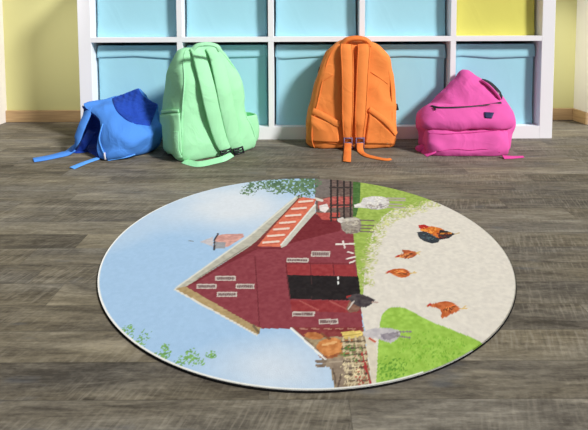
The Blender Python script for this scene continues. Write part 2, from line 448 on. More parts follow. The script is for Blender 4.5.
    # louvred windows
    for x1, x2, y1, y2 in ((215.4, 235.8, 275, 279.8), (196.7, 216.5, 283, 287.8), (235.8, 254.2, 283, 287.8), (217, 237, 291, 295.8), (311.2, 330, 250.4, 255.8), (286.5, 308.5, 257.2, 261.4), (292, 314.7, 310.7, 315.4), (318.8, 338, 318, 323)):
        poly((204, 190, 182), [(x1, y1), (x2, y1), (x2, y2), (x1, y2)])
        poly((112, 86, 86), [(x1+1.2, y1+1.1), (x2-1.2, y1+1.1), (x2-1.2, y2-1.0), (x1+1.2, y2-1.0)])
        for q in np.arange(x1+3, x2-2, 2.2): line((158, 138, 134), (q, y1+1.2), (q, y2-1.1), .6)
    # barn door opening
    poly((27, 22, 24), [(287.4, 274), (358.4, 275.5), (361, 297), (352, 299.5), (289.5, 298)], 6)
    line((84, 34, 38), (287, 274), (290, 298), 1.2); line((60, 40, 40), (311, 276), (312, 297), .7)
    for y in (276.5, 281): line((225, 225, 225), (338, y), (338, y+2), 1.6)
    # cupola
    poly((208, 152, 142), [(215, 236), (222, 233.5), (243, 233), (244, 236), (228, 246), (216, 247)], 40)
    poly((150, 150, 156), [(214, 241), (226, 241.5), (225, 247.5), (214, 248)], 16)
    line((52, 46, 52), (218, 233), (214.5, 239), 1.6); line((52, 46, 52), (214.5, 239), (214, 249), 1.6)
    poly((196, 190, 196), [(200, 241), (213, 236), (213, 246)], 20)
    line((120, 120, 130), (189, 240), (193, 240.5), .9)
    # geese by the wall
    for a, b in (((336, 243.5), (354, 243)), ((343, 240.5), (345, 247)), ((348, 251), (353, 252.5)), ((347, 258), (355, 256)), ((350, 262), (355, 260))): line((226, 214, 208), a, b, 1.6)
    # sheep
    poly((212, 207, 204), [(354, 207), (356, 203.5), (361, 202), (363, 197.5), (372, 195.6), (382, 196), (388, 197.5), (389.5, 203), (387, 207.5), (378, 209), (366, 207.5), (360, 207)], 24)
    for y in (197.5, 199.5, 203.5, 206.5): line((170, 158, 150), (387, y), (405 if y != 203.5 else 402, y+.4), 1.3)
    poly((150, 140, 130), [(341, 220), (346, 217), (354, 216.3), (360, 218), (361.5, 224), (360.5, 231), (354, 233), (346, 232.5), (342, 229), (341, 224)], 30)
    poly((208, 200, 194), [(337, 218), (343, 216.5), (345, 220), (341, 222.5), (338, 221)], 14)
    poly((196, 188, 176), [(343, 218.5), (356, 217), (360, 219), (344, 221)], 20)
    for y in (219.5, 224.5, 227.5, 230.8): line((112, 98, 88), (360, y), (374 if y != 227.5 else 371, y+.4), 1.3)
    blob((232, 228, 224), (375, 200), 12, 4, .5, 130); blob((166, 156, 152), (376, 206), 12, 3, .52, 131); blob((120, 108, 98), (352, 230), 9, 4, .5, 132); blob((186, 176, 164), (351, 221), 9, 4, .5, 133)
    line((232, 228, 224), (355, 205), (360, 204), 2)
    # cockerel
    poly((44, 50, 58), [(417, 231.5), (424, 230.5), (434, 234), (440, 238), (438.5, 241.5), (432, 242.8), (424, 240.5), (419, 237)], 22)
    poly((206, 102, 36), [(421, 226), (432, 225.5), (441, 227.5), (447, 231), (449, 235), (442, 238.5), (435, 236), (428, 231.5), (420, 230)], 40)
    poly((38, 34, 38), [(440, 229), (448, 230.5), (455, 233), (449, 237.5), (440, 239), (438, 235)], 20)
    poly((178, 34, 32), [(418.5, 224.5), (424, 223.8), (430, 226), (424, 228.5), (419, 227.5)], 10)
    line((196, 120, 40), (441, 233), (451, 232.5), 1.6); line((190, 168, 120), (455, 233.5), (459.5, 232), 1)
    # hens
    def hen(c, pts, head, beak, feet, wing):
        poly(c, pts, 44)
        for a, b_ in feet: line((214, 178, 104), a, b_, 1.0)
        line(tuple(v*.62 for v in c), wing[0], wing[1], 1.5); line(tuple(min(255, v*1.25) for v in c), (wing[0][0], wing[0][1]-1.6), (wing[1][0], wing[1][1]-1.6), 1.0)
        line((182, 44, 36), head[0], head[1], 2.0); line((206, 170, 110), beak[0], beak[1], .9)
    hen((172, 84, 46), [(397, 255.6), (400, 253.6), (403.4, 253.2), (402.6, 250.6), (401.6, 248.8), (405, 249.2), (408, 249), (411.5, 250.2), (415.2, 250.6), (417, 251.8), (416.4, 254.2), (413.6, 256.4), (409.4, 257.4), (404.6, 257.2), (400.4, 257)], ((396.6, 256.2), (398.4, 255)), ((395.6, 256.8), (396.4, 256.6)), (((416, 252.2), (420.2, 251)), ((417, 252.8), (419.6, 253.4))), ((405, 254.6), (412, 252.8)))
    hen((192, 92, 40), [(387.6, 271.4), (390.6, 269.2), (394.2, 268), (398.6, 267.8), (402.8, 267.6), (406.4, 268.6), (409.2, 270.6), (410.6, 272.6), (409, 275), (405.4, 276.6), (401, 276.9), (397.2, 275.8), (394, 273.8), (390.6, 272.4)], ((386.8, 271.8), (389, 270.6)), ((385.6, 272.4), (386.6, 272)), (((410, 272.4), (416, 272)), ((413, 272.2), (414.6, 270.6))), ((397, 271.8), (406, 273.4)))
    hen((186, 90, 44), [(428.6, 304.6), (432, 302.8), (437, 301.8), (441.6, 300.6), (447, 300.2), (452, 301.4), (456.4, 304), (460.4, 307.6), (459, 310), (454.4, 312), (450, 313.6), (446.4, 316), (442.4, 317.6), (440.8, 315.2), (441.8, 311.8), (440, 308.6), (436, 306.8), (432, 306)], ((427.6, 304.8), (431, 303.2)), ((426.4, 305.6), (427.4, 305)), (((460, 308), (467, 307.4)), ((463.6, 307.4), (466, 304.8))), ((444, 309), (454.4, 305.6)))
    for c_, q_ in (((404, 255), 1), ((399, 272), 2), ((446, 308), 3)):
        blob((226, 140, 74), c_, 7, 3.5, .56, 100+q_); blob((120, 50, 30), (c_[0]+4, c_[1]+1), 6, 3.5, .6, 110+q_)
    blob((236, 150, 60), (430, 229), 9, 3.5, .52, 120); blob((72, 92, 98), (429, 236), 9, 4, .56, 121); blob((120, 40, 30), (443, 234), 7, 4, .55, 122)
    # turkey
    poly((122, 84, 70), [(346, 308), (350, 299), (356, 302), (362, 306), (357, 311), (349, 311.5)], 40)
    poly((64, 56, 60), [(347, 297), (352, 293.6), (360, 292.6), (369, 296), (375, 299), (372, 303), (366, 306.5), (359, 306), (352, 301.5)], 34)
    line((176, 150, 140), (372, 301), (378, 301.5), 1.4); line((196, 186, 180), (348, 308), (354, 300), 1.2); line((150, 40, 40), (347, 296), (350, 295), 2)
    # pony, donkey and the paddock fence beside the lean-to roof
    poly((146, 126, 96), [(291, 327), (364, 326), (366, 345), (374, 400), (336, 400), (333, 380), (330, 362), (322, 355)], 60)
    poly((124, 46, 48), [(292, 326), (363, 326), (363.5, 333), (342, 335.5), (318, 336), (303, 336)], 26)
    for x in (300, 312, 324, 336, 348): line((176, 120, 104), (x, 327.5), (x+7, 328), 1.1)
    poly((178, 106, 58), [(303.5, 333.5), (308, 331.4), (315, 331), (321, 333), (324, 336), (320, 338.5), (313, 338.5), (307, 336.5)], 40)
    poly((200, 126, 68), [(316, 345), (320, 340), (327, 337.4), (335, 336.6), (341, 339), (343.5, 344), (342.5, 350), (336, 354), (328, 356.5), (321, 354.8), (317, 350.5)], 44)
    poly((150, 84, 50), [(317, 351), (322, 354), (329, 355), (337, 352.5), (338, 355), (329, 358), (320, 357)], 30)
    line((120, 68, 46), (322, 333), (330, 338), 2.2); line((226, 170, 110), (323, 344), (336, 341), 2.4)
    for a_, b_ in (((341, 341), (352, 339.5)), ((342, 347), (353, 346.5)), ((337, 353), (350, 352))): line((158, 92, 54), a_, b_, 1.8)
    poly((222, 194, 104), [(341, 331.5), (350, 330), (360, 329.5), (364.5, 333), (357, 336.5), (345, 338)], 50)
    line((176, 150, 76), (344, 335), (360, 332.5), 1.2)
    poly((142, 124, 106), [(322, 358.8), (330, 357), (340, 356.5), (349, 358.5), (353, 366), (350, 376), (345, 384), (339, 388), (334.5, 381), (332, 370), (329, 366), (322, 365)], 36)
    poly((120, 102, 88), [(315, 359.5), (324, 357.8), (327, 360), (324, 362), (316, 361.6)], 24); poly((120, 102, 88), [(315.5, 363.6), (323, 362.4), (327, 364), (324, 366), (316.5, 366)], 24)
    line((176, 158, 138), (330, 361), (344, 360), 2.0); line((88, 72, 62), (338, 386), (341, 374), 1.8); line((88, 72, 62), (333, 368), (336, 382), 1.4)
    for k, x in enumerate((343, 349, 355.5, 362)): line((198, 180, 146), (x, 336), (x+6+k*.6, 391), 1.7)
    for k, y in enumerate((341, 347.5, 354, 360.5, 367, 373.5, 380, 386)): line((78, 64, 54), (341+k*.8, y), (367.5, y-1.2), 1.3); line((204, 186, 150), (342+k*.8, y+2.6), (367.5, y+1.2), 1.2)
    blob((90, 120, 60), (352, 352), 13, 10, .56, 91); blob((214, 196, 160), (352, 372), 13, 14, .58, 92); blob((166, 60, 54), (362, 366), 8, 20, .6, 93)
    line((162, 48, 48), (362, 352), (371, 384), 1.8)
    line((236, 236, 232), (291, 327), (325, 358), 2.0); line((120, 96, 84), (293, 327), (326.5, 357), .8)
    # pale strip of path along the paddock
    poly((212, 202, 184), [(363.5, 330), (368, 330), (378, 352), (375.5, 390), (372, 390), (369.5, 362)], 12)
    # grey goose
    poly((190, 184, 188), [(362, 331.5), (368, 329), (378, 326.8), (390, 327), (399, 329.5), (401, 334), (396, 339), (391, 342), (386, 340.5), (379, 338), (370, 336.5), (364, 335)], 30)
    poly((140, 132, 142), [(380, 333), (396, 331), (400, 334), (390, 339), (383, 338)], 24)
    line((196, 84, 60), (370, 337.5), (375, 340.5), 2.4)
    for a, b in (((397, 331), (411, 330.5)), ((396, 335), (410, 336.5))): line((128, 120, 116), a, b, 1.5)
    # leaves reaching in from above and from below left
    G1 = (88, 118, 84); G2 = (112, 162, 88)
    for i, (c, rx, ry, dn) in enumerate((((262, 184.5), 18, 5, .46), ((248, 190), 9, 6, .5), ((292, 184), 26, 8.5, .40), ((303, 190), 13, 8, .46), ((278, 188), 13, 6, .46), ((310, 182), 12, 6, .4))): blob(G1, c, rx, ry, dn, i+4)
    for i, (c, rx, ry, dn) in enumerate((((128.5, 331), 7, 8, .46), ((141, 341), 6, 7, .48), ((166, 350), 6, 8, .44), ((158.6, 356), 9, 5, .46), ((180, 361), 6.5, 7, .46), ((192, 356), 8, 9, .47), ((202, 360), 5, 4, .5), ((211, 353.5), 6, 4, .42), ((147, 333), 8, 5, .6))): blob(G2, c, rx, ry, dn, i+40)
exec_print()

def paint():
    s = np.linspace(-1, 1, RS); a, b = np.meshgrid(s, s, indexing='ij')
    with np.errstate(all='ignore'):
        big = np.abs(a) > np.abs(b)
        r = np.where(big, a, b)
        ph = np.where(big, (np.pi/4)*(b/np.where(a == 0, 1, a)), np.pi/2-(np.pi/4)*(a/np.where(b == 0, 1, b)))
    x = RX+RR*r*np.cos(ph); y = RY+RR*r*np.sin(ph)
    rad = np.hypot(x-RX, y-RY)/RR
    # survey coordinates of every point of the print
    Z = .006-CH
    d = y*_c-Z*_s; u = y*_s+Z*_c
    px = 294+F*(x*_cr+u*_sr)/d; py = PPY-F*(-x*_sr+u*_cr)/d
    rng = np.random.default_rng(7)
    def vnoise(fx, fy, seed, oct=3):
        g = np.random.default_rng(seed); out = 0; am = 1; tot = 0
        for o in range(oct):
            T = g.random((64, 64)); qx = fx*2**o; qy = fy*2**o
            i, j = np.floor(qx).astype(int), np.floor(qy).astype(int); fu, fv = qx-i, qy-j
            fu = fu*fu*(3-2*fu); fv = fv*fv*(3-2*fv)
            t = lambda k, l: T[k % 64, l % 64]
            out = out+am*((t(i, j)*(1-fu)+t(i+1, j)*fu)*(1-fv)+(t(i, j+1)*(1-fu)+t(i+1, j+1)*fu)*fv); tot += am; am *= .5
        return out/tot
    def inside(p):
        c = np.zeros(px.shape, bool); m = len(p)
        for k in range(m):
            x1_, y1_ = p[k]; x2_, y2_ = p[(k+1) % m]
            if y1_ == y2_: continue
            c ^= ((y1_ > py) != (y2_ > py)) & (px < (x2_-x1_)*(py-y1_)/(y2_-y1_)+x1_)
        return c
    # sky: blue with drifting pale cloud
    cl = vnoise(x*2.6+9, y*2.6+3, 5, 5)
    w = np.clip((cl-.42)*1.8+1.0*np.exp(-((px-255)**2/62**2+(py-206)**2/26**2))+.8*np.exp(-((px-272)**2/70**2+(py-365)**2/30**2)), 0, 1)
    col = np.array(SKY)[None, None]*(1-w[..., None])+np.array(CLOUD)[None, None]*w[..., None]
    fine = vnoise(x*170, y*170, 3, 2)-.5
    for kind, c, dat, grain in PRINT:
        c = np.array(c, float)
        if kind == 'p':
            m = inside(dat); v = c[None, None]+(fine*grain*1.2)[..., None]*np.array([1, 1, .8])
            col = np.where(m[..., None], v, col)
        elif kind == 'l':
            A, B, wd = dat; AB = B-A; L = (AB**2).sum()
            t = np.clip(((px-A[0])*AB[0]+(py-A[1])*AB[1])/L, 0, 1)
            m = np.hypot(px-A[0]-t*AB[0], py-A[1]-t*AB[1]) < wd/2
            col = np.where(m[..., None], c, col)
        else:
            (cx, cy), rx_, ry_, dens, seed = dat
            q = vnoise(px*.62+seed, py*.85+seed*2, seed+20, 3)
            e = 1-((px-cx)/rx_)**2-((py-cy)/ry_)**2
            m = (e > 0) & (q > dens+.12*(1-np.clip(e, 0, 1)))
            tint = (vnoise(px*.3, py*.4, seed+50, 2)-.5)*60
            col = np.where(m[..., None], c[None, None]+tint[..., None]*np.array([1, 1, .5]), col)
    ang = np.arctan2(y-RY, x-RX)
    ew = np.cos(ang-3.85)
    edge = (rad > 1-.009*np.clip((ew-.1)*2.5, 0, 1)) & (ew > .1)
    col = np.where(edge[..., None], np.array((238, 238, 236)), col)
    col = np.clip(16+col*.91+(fine*9)[..., None], 0, 255)/255
    colr = np.where(col <= .04045, col/12.92, ((col+.055)/1.055)**2.4)
    return x, y, colr
def build_top():
    x, y, c = paint()
    z = np.full(x.shape, .0044)
    b = rug['base']
    co = np.stack([x-b[0], y-b[1], z-b[2]], -1).reshape(-1, 3)
    n = RS; I = np.arange(n*n).reshape(n, n)
    f = np.stack([I[:-1, :-1], I[1:, :-1], I[1:, 1:], I[:-1, 1:]], -1).reshape(-1, 4)
    # turn the rim down onto the rubber base
    rim = np.concatenate([I[0, :], I[1:, -1], I[-1, -2::-1], I[-2:0:-1, 0]])
    k = len(co); low_ = co[rim].copy(); low_[:, 2] = .0037; co = np.concatenate([co, low_])
    m = len(rim); ar = np.arange(m); nx = (ar+1) % m
    f = np.concatenate([f, np.stack([rim[ar], k+ar, k+nx, rim[nx]], -1)])
    me = bpy.data.meshes.new('printed_pile')
    me.vertices.add(len(co)); me.vertices.foreach_set('co', co.ravel())
    me.loops.add(f.size); me.loops.foreach_set('vertex_index', f.ravel().astype(np.int32))
    me.polygons.add(len(f)); me.polygons.foreach_set('loop_start', np.arange(0, f.size, 4, dtype=np.int32))
    me.update(calc_edges=True); me.validate()
    at = me.color_attributes.new('farm_print', 'FLOAT_COLOR', 'POINT')
    cc = np.ones((len(co), 4)); cc[:k, :3] = c.reshape(-1, 3); cc[k:, :3] = cc[rim, :3]
    at.data.foreach_set('color', cc.ravel())
    kx = NT('printed_rug_pile')
    a = kx.n('ShaderNodeVertexColor', layer_name='farm_print')
    tc = kx.n('ShaderNodeTexCoord'); no = kx.n('ShaderNodeTexNoise', i_Scale=700.0, i_Detail=2.0); kx.l(tc.outputs['Object'], no.inputs['Vector'])
    kx.l(kx.mix(.16, a.outputs[0], kx.mix(1.0, a.outputs[0], kx.ramp(no.outputs[0], [(.3, .55), (.7, 1.0)]), 'MULTIPLY')), kx.b.inputs['Base Color'])
    kx.b.inputs['Roughness'].default_value = .95; kx.b.inputs['Specular IOR Level'].default_value = .05
    bp = kx.n('ShaderNodeBump', i_Strength=.3, i_Distance=.001); kx.l(no.outputs[0], bp.inputs['Height']); kx.l(bp.outputs[0], kx.b.inputs['Normal'])
    me.materials.append(kx.m)
    o = bpy.data.objects.new('printed_pile', me); C.objects.link(o); o.parent = rug
build_top()
# ------------------------------------------------------------------ backpacks
M_or = cloth('orange_nylon', (236, 136, 66)); M_or2 = cloth('orange_webbing', (232, 126, 58), .2, 30)
M_gr = cloth('mint_green_nylon', (158, 222, 172)); M_gr2 = cloth('mint_webbing', (160, 224, 176), .2, 30)
M_pk = cloth('magenta_nylon', (220, 90, 166)); M_pk2 = cloth('magenta_webbing', (214, 72, 152), .2, 30)
M_bl = cloth('blue_nylon', (76, 137, 222)); M_bl2 = cloth('blue_webbing', (92, 158, 236), .2, 30)
M_blq = cloth('dark_blue_mesh_lining', (30, 68, 166), .5, 14)
M_blk = plain('black_plastic', (30, 30, 38), .4, .4, .05)
M_nav = plain('navy_label', (36, 38, 84), .6, .3, .08, 60)
M_gry = plain('grey_violet_buckle_plastic', (112, 92, 122), .4, .4, .05)
GRP = 'school backpacks in front of the cube shelf'

def buckle(parent, c, U, Vv, w, h, mat, name='buckle'):
    """ladder-lock: a rounded frame with a middle bar"""
    U = U.normalized(); Vv = Vv.normalized(); Nn = U.cross(Vv).normalized()
    r = .0028; pts = []
    V = []; fs = []
    def bar(a, b):
        t = (b-a).normalized(); s = Nn; u = t.cross(s); k = len(V)
        for q in (a-t*r, b+t*r):
            for j in range(8):
                an = math.pi*j/4+.39; V.append(q+s*math.cos(an)*r*1.1+u*math.sin(an)*r)
        for j in range(8): fs.append((k+j, k+(j+1) % 8, k+8+(j+1) % 8, k+8+j))
        fs.append(tuple(k+j for j in range(7, -1, -1))); fs.append(tuple(k+8+j for j in range(8)))
    A = c-U*w/2-Vv*h/2; B = c+U*w/2-Vv*h/2; D = c-U*w/2+Vv*h/2; E_ = c+U*w/2+Vv*h/2
    for a, b in ((A, B), (D, E_), (A, D), (B, E_), (c-U*w/2, c+U*w/2)): bar(a, b)
    return mesh(name, V, fs, mat, parent)

def shell(name, pxs, bvh, off, th, mat, parent):
    return patch(name, bvh, pxs, off, th, mat, parent, 16)

# ---- orange backpack: its back, with both shoulder straps, towards the room
bx = P(351, 150, 1.78)
orange = thing('backpack', (bx.x, 1.78, 0), 'upright orange backpack with its two shoulder straps facing the room', 'backpack', GRP)
sec = [(150.2, 322, 383, 1.745, 1.815, 4.6), (149.6, 312, 389.5, 1.722, 1.836, 4.8), (146.5, 308, 393.5, 1.712, 1.836, 5.2), (138, 306.4, 394.5, 1.708, 1.836, 5.6), (126, 307, 394.5, 1.712, 1.836, 5.6),
       (112, 310.5, 394.5, 1.722, 1.836, 5.6), (95, 314.5, 394, 1.735, 1.836, 5.6), (80, 318, 392.5, 1.745, 1.836, 5.6), (66, 321.8, 389.5, 1.754, 1.836, 5.6),
       (55, 326, 386.5, 1.762, 1.836, 5.2), (48, 331, 380.5, 1.768, 1.836, 4.8), (44, 337, 374, 1.778, 1.836, 4.4), (42, 345, 366, 1.795, 1.838, 4.0)]
ob, obv, oR = loft('body', [pxring(*s) for s in sec], M_or, orange, 80, .0085, 8.5, seed=1)
# piping where the back panel meets the sides
def corner_path(R, j, k0, k1, off=0.001):
    out = []
    for i in range(k0, k1):
        c = R[i].mean(0); v = R[i][j]-c; v = v/np.linalg.norm(v); out.append(R[i][j]+v*off)
    return out
for j in (45, 63):
    pts = corner_path(oR, j, 5, 76)
    tube('piping', pts[::3], .0024, M_or2, orange, 70)
# horizontal base seam and the two slanting panel seams
for pp in (((333, 75), (328, 78), (322, 82)), ((370.5, 72), (379, 77.5), (388, 84)), ((310, 139), (325, 142.5), (342, 143.5)), ((363, 143), (380, 142), (394, 138))):
    q, nn = on(obv, pp, .0008); tube('seam', q, .0013, M_or2, orange, 20, 6)
# shoulder straps
S1 = [(346.5, 45.5, .006), (346.2, 50, .014), (346.5, 60, .019), (347, 75, .021), (347, 92, .021), (347, 108, .019), (346.8, 122, .016), (347, 132, .010), (347.4, 141, .006)]
S2 = [(362.5, 45.5, .006), (363.3, 50, .014), (362.5, 60, .019), (361.5, 75, .021), (360.8, 92, .021), (360, 108, .019), (359.5, 122, .016), (359, 132, .010), (359, 141, .006)]
for S_, ws in ((S1, [.042, .048, .046, .043, .042, .034, .028]), (S2, [.042, .048, .046, .044, .043, .034, .028])):
    q, nn = on(obv, S_, .01); st = ribbon('shoulder_strap', q, nn, ws, .010, M_or, orange, 60)
    for sg in (-1, 1):                                              # bound edges of the strap
        e = []
        pc = crom(q, 30); nc = crom(nn, 30)
        for i in range(30):
            t = Vector(pc[min(i+1, 29)]-pc[max(i-1, 0)]).normalized(); n_ = Vector(nc[i]).normalized(); sd = t.cross(n_).normalized()
            wv = np.interp(i/29, np.linspace(0, 1, len(ws)), ws); e.append(Vector(pc[i])+sd*sg*wv*.44+n_*.0045)
        tube('strap_binding', e, .0020, M_or2, st, 40, 6)
# top handle
h0 = P(341, 46, 1.775); h1 = P(371, 45.5, 1.775)
hp = [h0, P(344, 42.0, 1.772), P(348, 39.4, 1.77), P(356, 38.2, 1.768), P(364, 39.2, 1.77), P(368.5, 42, 1.772), h1]
ribbon('handle', hp, [Vector((-.5, -.6, .5)), Vector((-.4, -.5, .8)), Vector((-.2, -.5, 1)), Vector((0, -.5, 1)), Vector((.2, -.5, 1)), Vector((.4, -.5, .8)), Vector((.5, -.6, .5))], .026, .012, M_or2, orange)
# side pockets with their elastic tops, bulging round the lower corners
q, nn = on(obv, [(313.5, 111), (320, 114), (328, 118.5), (335, 122.5), (340, 124.5)], .006); ribbon('side_pocket_hem', q, nn, .022, .005, M_or, orange)
q, nn = on(obv, [(369, 109), (376, 114), (384, 120), (390, 126), (395.5, 134)], .0035); ribbon('side_pocket_hem', q, nn, .020, .004, M_or, orange)
shell('side_pocket', [(369, 112), (395.5, 138), (394, 143.5), (365, 143.5)], obv, .0005, .003, M_or, orange)
shell('side_pocket', [(311, 115), (338, 127), (339, 142), (309, 141)], obv, .0005, .005, M_or, orange)
# zip pulls seen at both sides
for (a, b) in ((P(320.5, 67, 1.80), P(318.8, 73, 1.80)), (P(396.2, 104, 1.80), P(397.6, 110, 1.80))):
    ribbon('zip_pull', [a, (a+b)/2, b], [Vector((0, -1, .1))]*3, .010, .005, M_blk, orange, 8)
# buckles and webbing tails
for (px, tail, wd) in ((347.4, [(347.6, 146), (347.5, 150.5), (347.3, 155), (347, 161.5)], .026), (359.3, [(359.4, 145), (360.5, 151), (366, 155.3), (376, 158), (386, 159.6), (391, 159)], [.024, .022, .018, .013, .010])):
    q, nn = on(obv, [(px, 141.5)], .016)
    buckle(orange, q[0], Vector((1, 0, .02)), Vector((0, -.15, 1)), .027, .036, M_gry)
    pts = [q[0]-Vector((0, .002, 0))]; nr = [Vector((0, -1, .2))]
    for (x, y) in tail[1:]:
        g = G(x, y, .0035); pts.append(g); nr.append(Vector((0, -.35, 1)))
    ribbon('webbing_tail', pts, nr, wd, .0028, M_or2, orange)

# ---- mint green backpack, turned a little, leaning back
A = G(183, 161.5); B = G(257, 148)
Ug = (B-A); wid = Ug.length; Ug.normalize(); Vg = Vector((-Ug.y, Ug.x, 0))      # Vg points away from the room
O = (A+B)/2+Vg*.052-Ug*.008
green = thing('backpack', (O.x, O.y, 0), 'tall mint green backpack turned sideways, with two straps ending in dark buckles', 'backpack', GRP)
#       z, du, dv, half width, half depth, n
sec = [(.0015, .000, .019, .130, .078, 4), (.006, .000, .017, .143, .087, 5), (.020, -.001, .017, .150, .092, 6), (.050, -.004, .017, .150, .094, 6.5), (.090, -.011, .019, .144, .094, 6.5), (.125, -.021, .021, .134, .093, 6.5),
       (.160, -.023, .024, .128, .094, 6.4), (.200, -.022, .026, .124, .094, 6.4), (.245, -.020, .029, .119, .092, 6), (.285, -.020, .033, .112, .080, 5), (.320, -.021, .040, .102, .055, 4.2),
       (.348, -.024, .043, .088, .037, 3.6), (.364, -.026, .044, .076, .031, 3.2), (.373, -.027, .046, .056, .018, 2.8)]
rings = [sring(O.x+Ug.x*du+Vg.x*dv, O.y+Ug.y*du+Vg.y*dv, z, a, b, n, 72, Ug, Vg) for z, du, dv, a, b, n in sec]
gb, gbv, gR = loft('body', rings, M_gr, green, 84, .006, 9, seed=2)
for j in (45, 63):
    tube('piping', corner_path(gR, j, 8, 80, .0012)[::3], .0028, M_gr2, green, 70)
T1 = [(194.5, 49, .004), (197.5, 56, .011), (200.5, 70, .021), (204.5, 88, .025), (209, 108, .025), (214, 126, .021), (219.5, 140, .012), (225, 149.5, .007)]
T2 = [(209.5, 49, .004), (213, 56, .011), (216.5, 70, .021), (220, 88, .025), (224, 108, .025), (228.5, 126, .020), (233, 140, .010), (237.5, 148, .006)]
for T_, ws in ((T1, [.040, .046, .050, .052, .050, .046, .038]), (T2, [.040, .046, .052, .054, .054, .050, .040])):
    q, nn = on(gbv, T_, .01); ribbon('shoulder_strap', q, nn, ws, .009, M_gr, green, 60)
# handle loop at the top
zt = [P(193, 49.5, 1.575), P(197, 45.6, 1.578), P(204, 44.2, 1.583), P(211, 44.4, 1.59), P(217, 46.4, 1.60), P(220, 51, 1.605)]
ribbon('handle', zt, [Vector((0, -.7, .7))]*6, .016, .007, M_gr2, green)
# pocket on the shaded side: gathered cloth with a raised elastic hem
q, nn = on(gbv, [(159.6, 113.5), (163, 112.2), (168, 111.4), (174, 111), (179.5, 111)], .005); ribbon('side_pocket_hem', q, nn, .010, .006, M_gr, green)
shell('side_pocket', [(160.5, 115), (180.5, 113), (182.5, 154), (163, 152)], gbv, .0006, .007, M_gr, green)
q, nn = on(gbv, [(177.5, 131, .009), (177.5, 140, .010), (178, 150, .009), (180, 157, .006)], .01); ribbon('side_tab', q, nn, .026, .003, M_gr2, green)
# pocket bulging out on the far side, its slack elastic mouth
fp = []
for z, r1, r2 in ((.012, .016, .030), (.03, .030, .046), (.065, .036, .050), (.10, .036, .050), (.118, .034, .048), (.119, .028, .042), (.10, .026, .040)):
    c = O+Ug*(.143-.10*max(z-.05, 0)*1.6)+Vg*.0; fp.append(sring(c.x, c.y, z, r1, r2, 2.6, 40, Ug, Vg))
loft('side_pocket', fp, M_gr, green, 40, .002, 14, seed=7)
# buckles and the loose webbing lying along the foot of the bag
for (px, py) in ((224, 151), (236.5, 149)):
    q, nn = on(gbv, [(px, py)], .016)
    if q: buckle(green, q[0], (Ug+Vector((0, 0, .1))), Vector((-.2, -.25, 1)), .034, .020, M_blk)
wb = [G(232, 154.5, .012), G(222, 159.5, .006), G(210, 163.2, .003), G(199, 165.2, .003), G(190, 163.5, .003), G(184, 161.2, .004)]
ribbon('webbing_tail', wb, [Vector((.1, -.7, .8))]*6, [.020, .026, .030, .028, .024], .003, M_gr2, green)

# ---- magenta backpack, slumped
px0 = P(465, 157, 1.70)
pink = thing('backpack', (px0.x, 1.72, 0), 'slumped magenta pink backpack with a pointed top and a small navy label', 'backpack', GRP)
sec = [(158, 430, 503, 1.675, 1.79, 3.2), (156, 425, 505.5, 1.664, 1.80, 3.6), (150, 423, 507.5, 1.660, 1.812, 4), (138, 422.5, 507.5, 1.662, 1.825, 4), (127, 420, 511.5, 1.668, 1.832, 3.4), (116, 423, 511, 1.680, 1.834, 3.2), (107, 431, 507.5, 1.700, 1.835, 3),
       (98, 439, 500, 1.722, 1.836, 2.8), (88, 449, 490.5, 1.748, 1.837, 2.6), (80, 456.5, 480, 1.772, 1.838, 2.4), (74.5, 461, 473, 1.792, 1.839, 2.2), (72, 463.8, 468.5, 1.808, 1.836, 2)]
pb, pbv, pR = loft('body', [pxring(*s) for s in sec], M_pk, pink, 70, .008, 11, seed=5)
# sagging middle section that folds over the lower pocket
sec = [(129.5, 427, 506, 1.655, 1.72, 3), (128.5, 421, 511, 1.632, 1.73, 3), (122, 420, 512, 1.628, 1.735, 3), (114, 424, 510.5, 1.646, 1.74, 3), (108, 429, 508, 1.668, 1.74, 3), (105.6, 433.5, 503, 1.690, 1.74, 2.8)]
mb, mbv, _ = loft('middle_pocket', [pxring(*s) for s in sec], M_pk, pink, 40, .007, 12, seed=8)
sec = [(158.6, 434, 504, 1.622, 1.69, 3.8), (157.2, 428.5, 506.5, 1.612, 1.70, 4.2), (150, 426, 507.5, 1.606, 1.70, 4.4), (140, 426, 506, 1.616, 1.70, 4.2), (132, 427, 506.5, 1.632, 1.70, 3.6), (128.5, 431, 504, 1.655, 1.70, 3)]
lb, lbv, _ = loft('front_pocket', [pxring(*s) for s in sec], M_pk, pink, 40, .006, 13, seed=9)
q, nn = on([pbv, mbv], [(431.5, 106), (438, 107.6), (447, 107.9), (460, 107.6), (474, 106.6), (488, 105), (501, 102.8)], .0015); ribbon('zipper', q, nn, .0075, .003, M_blk, pink)
q, nn = on([mbv], [(434, 107.5), (435.5, 110.5)], .003); ribbon('zip_pull', [q[0], (q[0]+q[1])/2, q[1]], [nn[0]]*3, .006, .003, M_blk, pink, 6)
q, nn = on([lbv], [(429, 133.5), (445, 134), (465, 133), (485, 131.8), (503, 131)], .001); tube('seam', q, .0017, M_pk2, pink, 40, 6)
q, nn = on([lbv], [(438, 151), (455, 149), (470, 150), (485, 149), (500, 152)], .001); tube('seam', q, .0014, M_pk2, pink, 40, 6)
lab = patch('label', mbv, [(484, 112.5), (493.8, 113), (491.5, 118.6), (484.6, 118)], .001, .002, M_nav, pink, 6); lab['label'] = 'small navy label'
q, nn = on([pbv], [(482.5, 81, .006), (487, 85, .012), (492, 90, .014), (497, 95.2, .012), (500.5, 98.5, .006)], .01); ribbon('shoulder_strap', q, nn, .022, .007, M_blk, pink)
q2 = [v+Vector((-.006, -.004, -.003)) for v in q]; ribbon('strap_padding', q2, nn, .016, .009, M_pk, pink)
fl = [G(432, 155, .006), P(425, 150, 1.66), P(419.5, 148, 1.68), P(416.5, 147.2, 1.70)]
ribbon('strap_end', fl, [Vector((-.2, -.8, .5))]*4, [.040, .036, .028, .014], .006, M_pk2, pink)
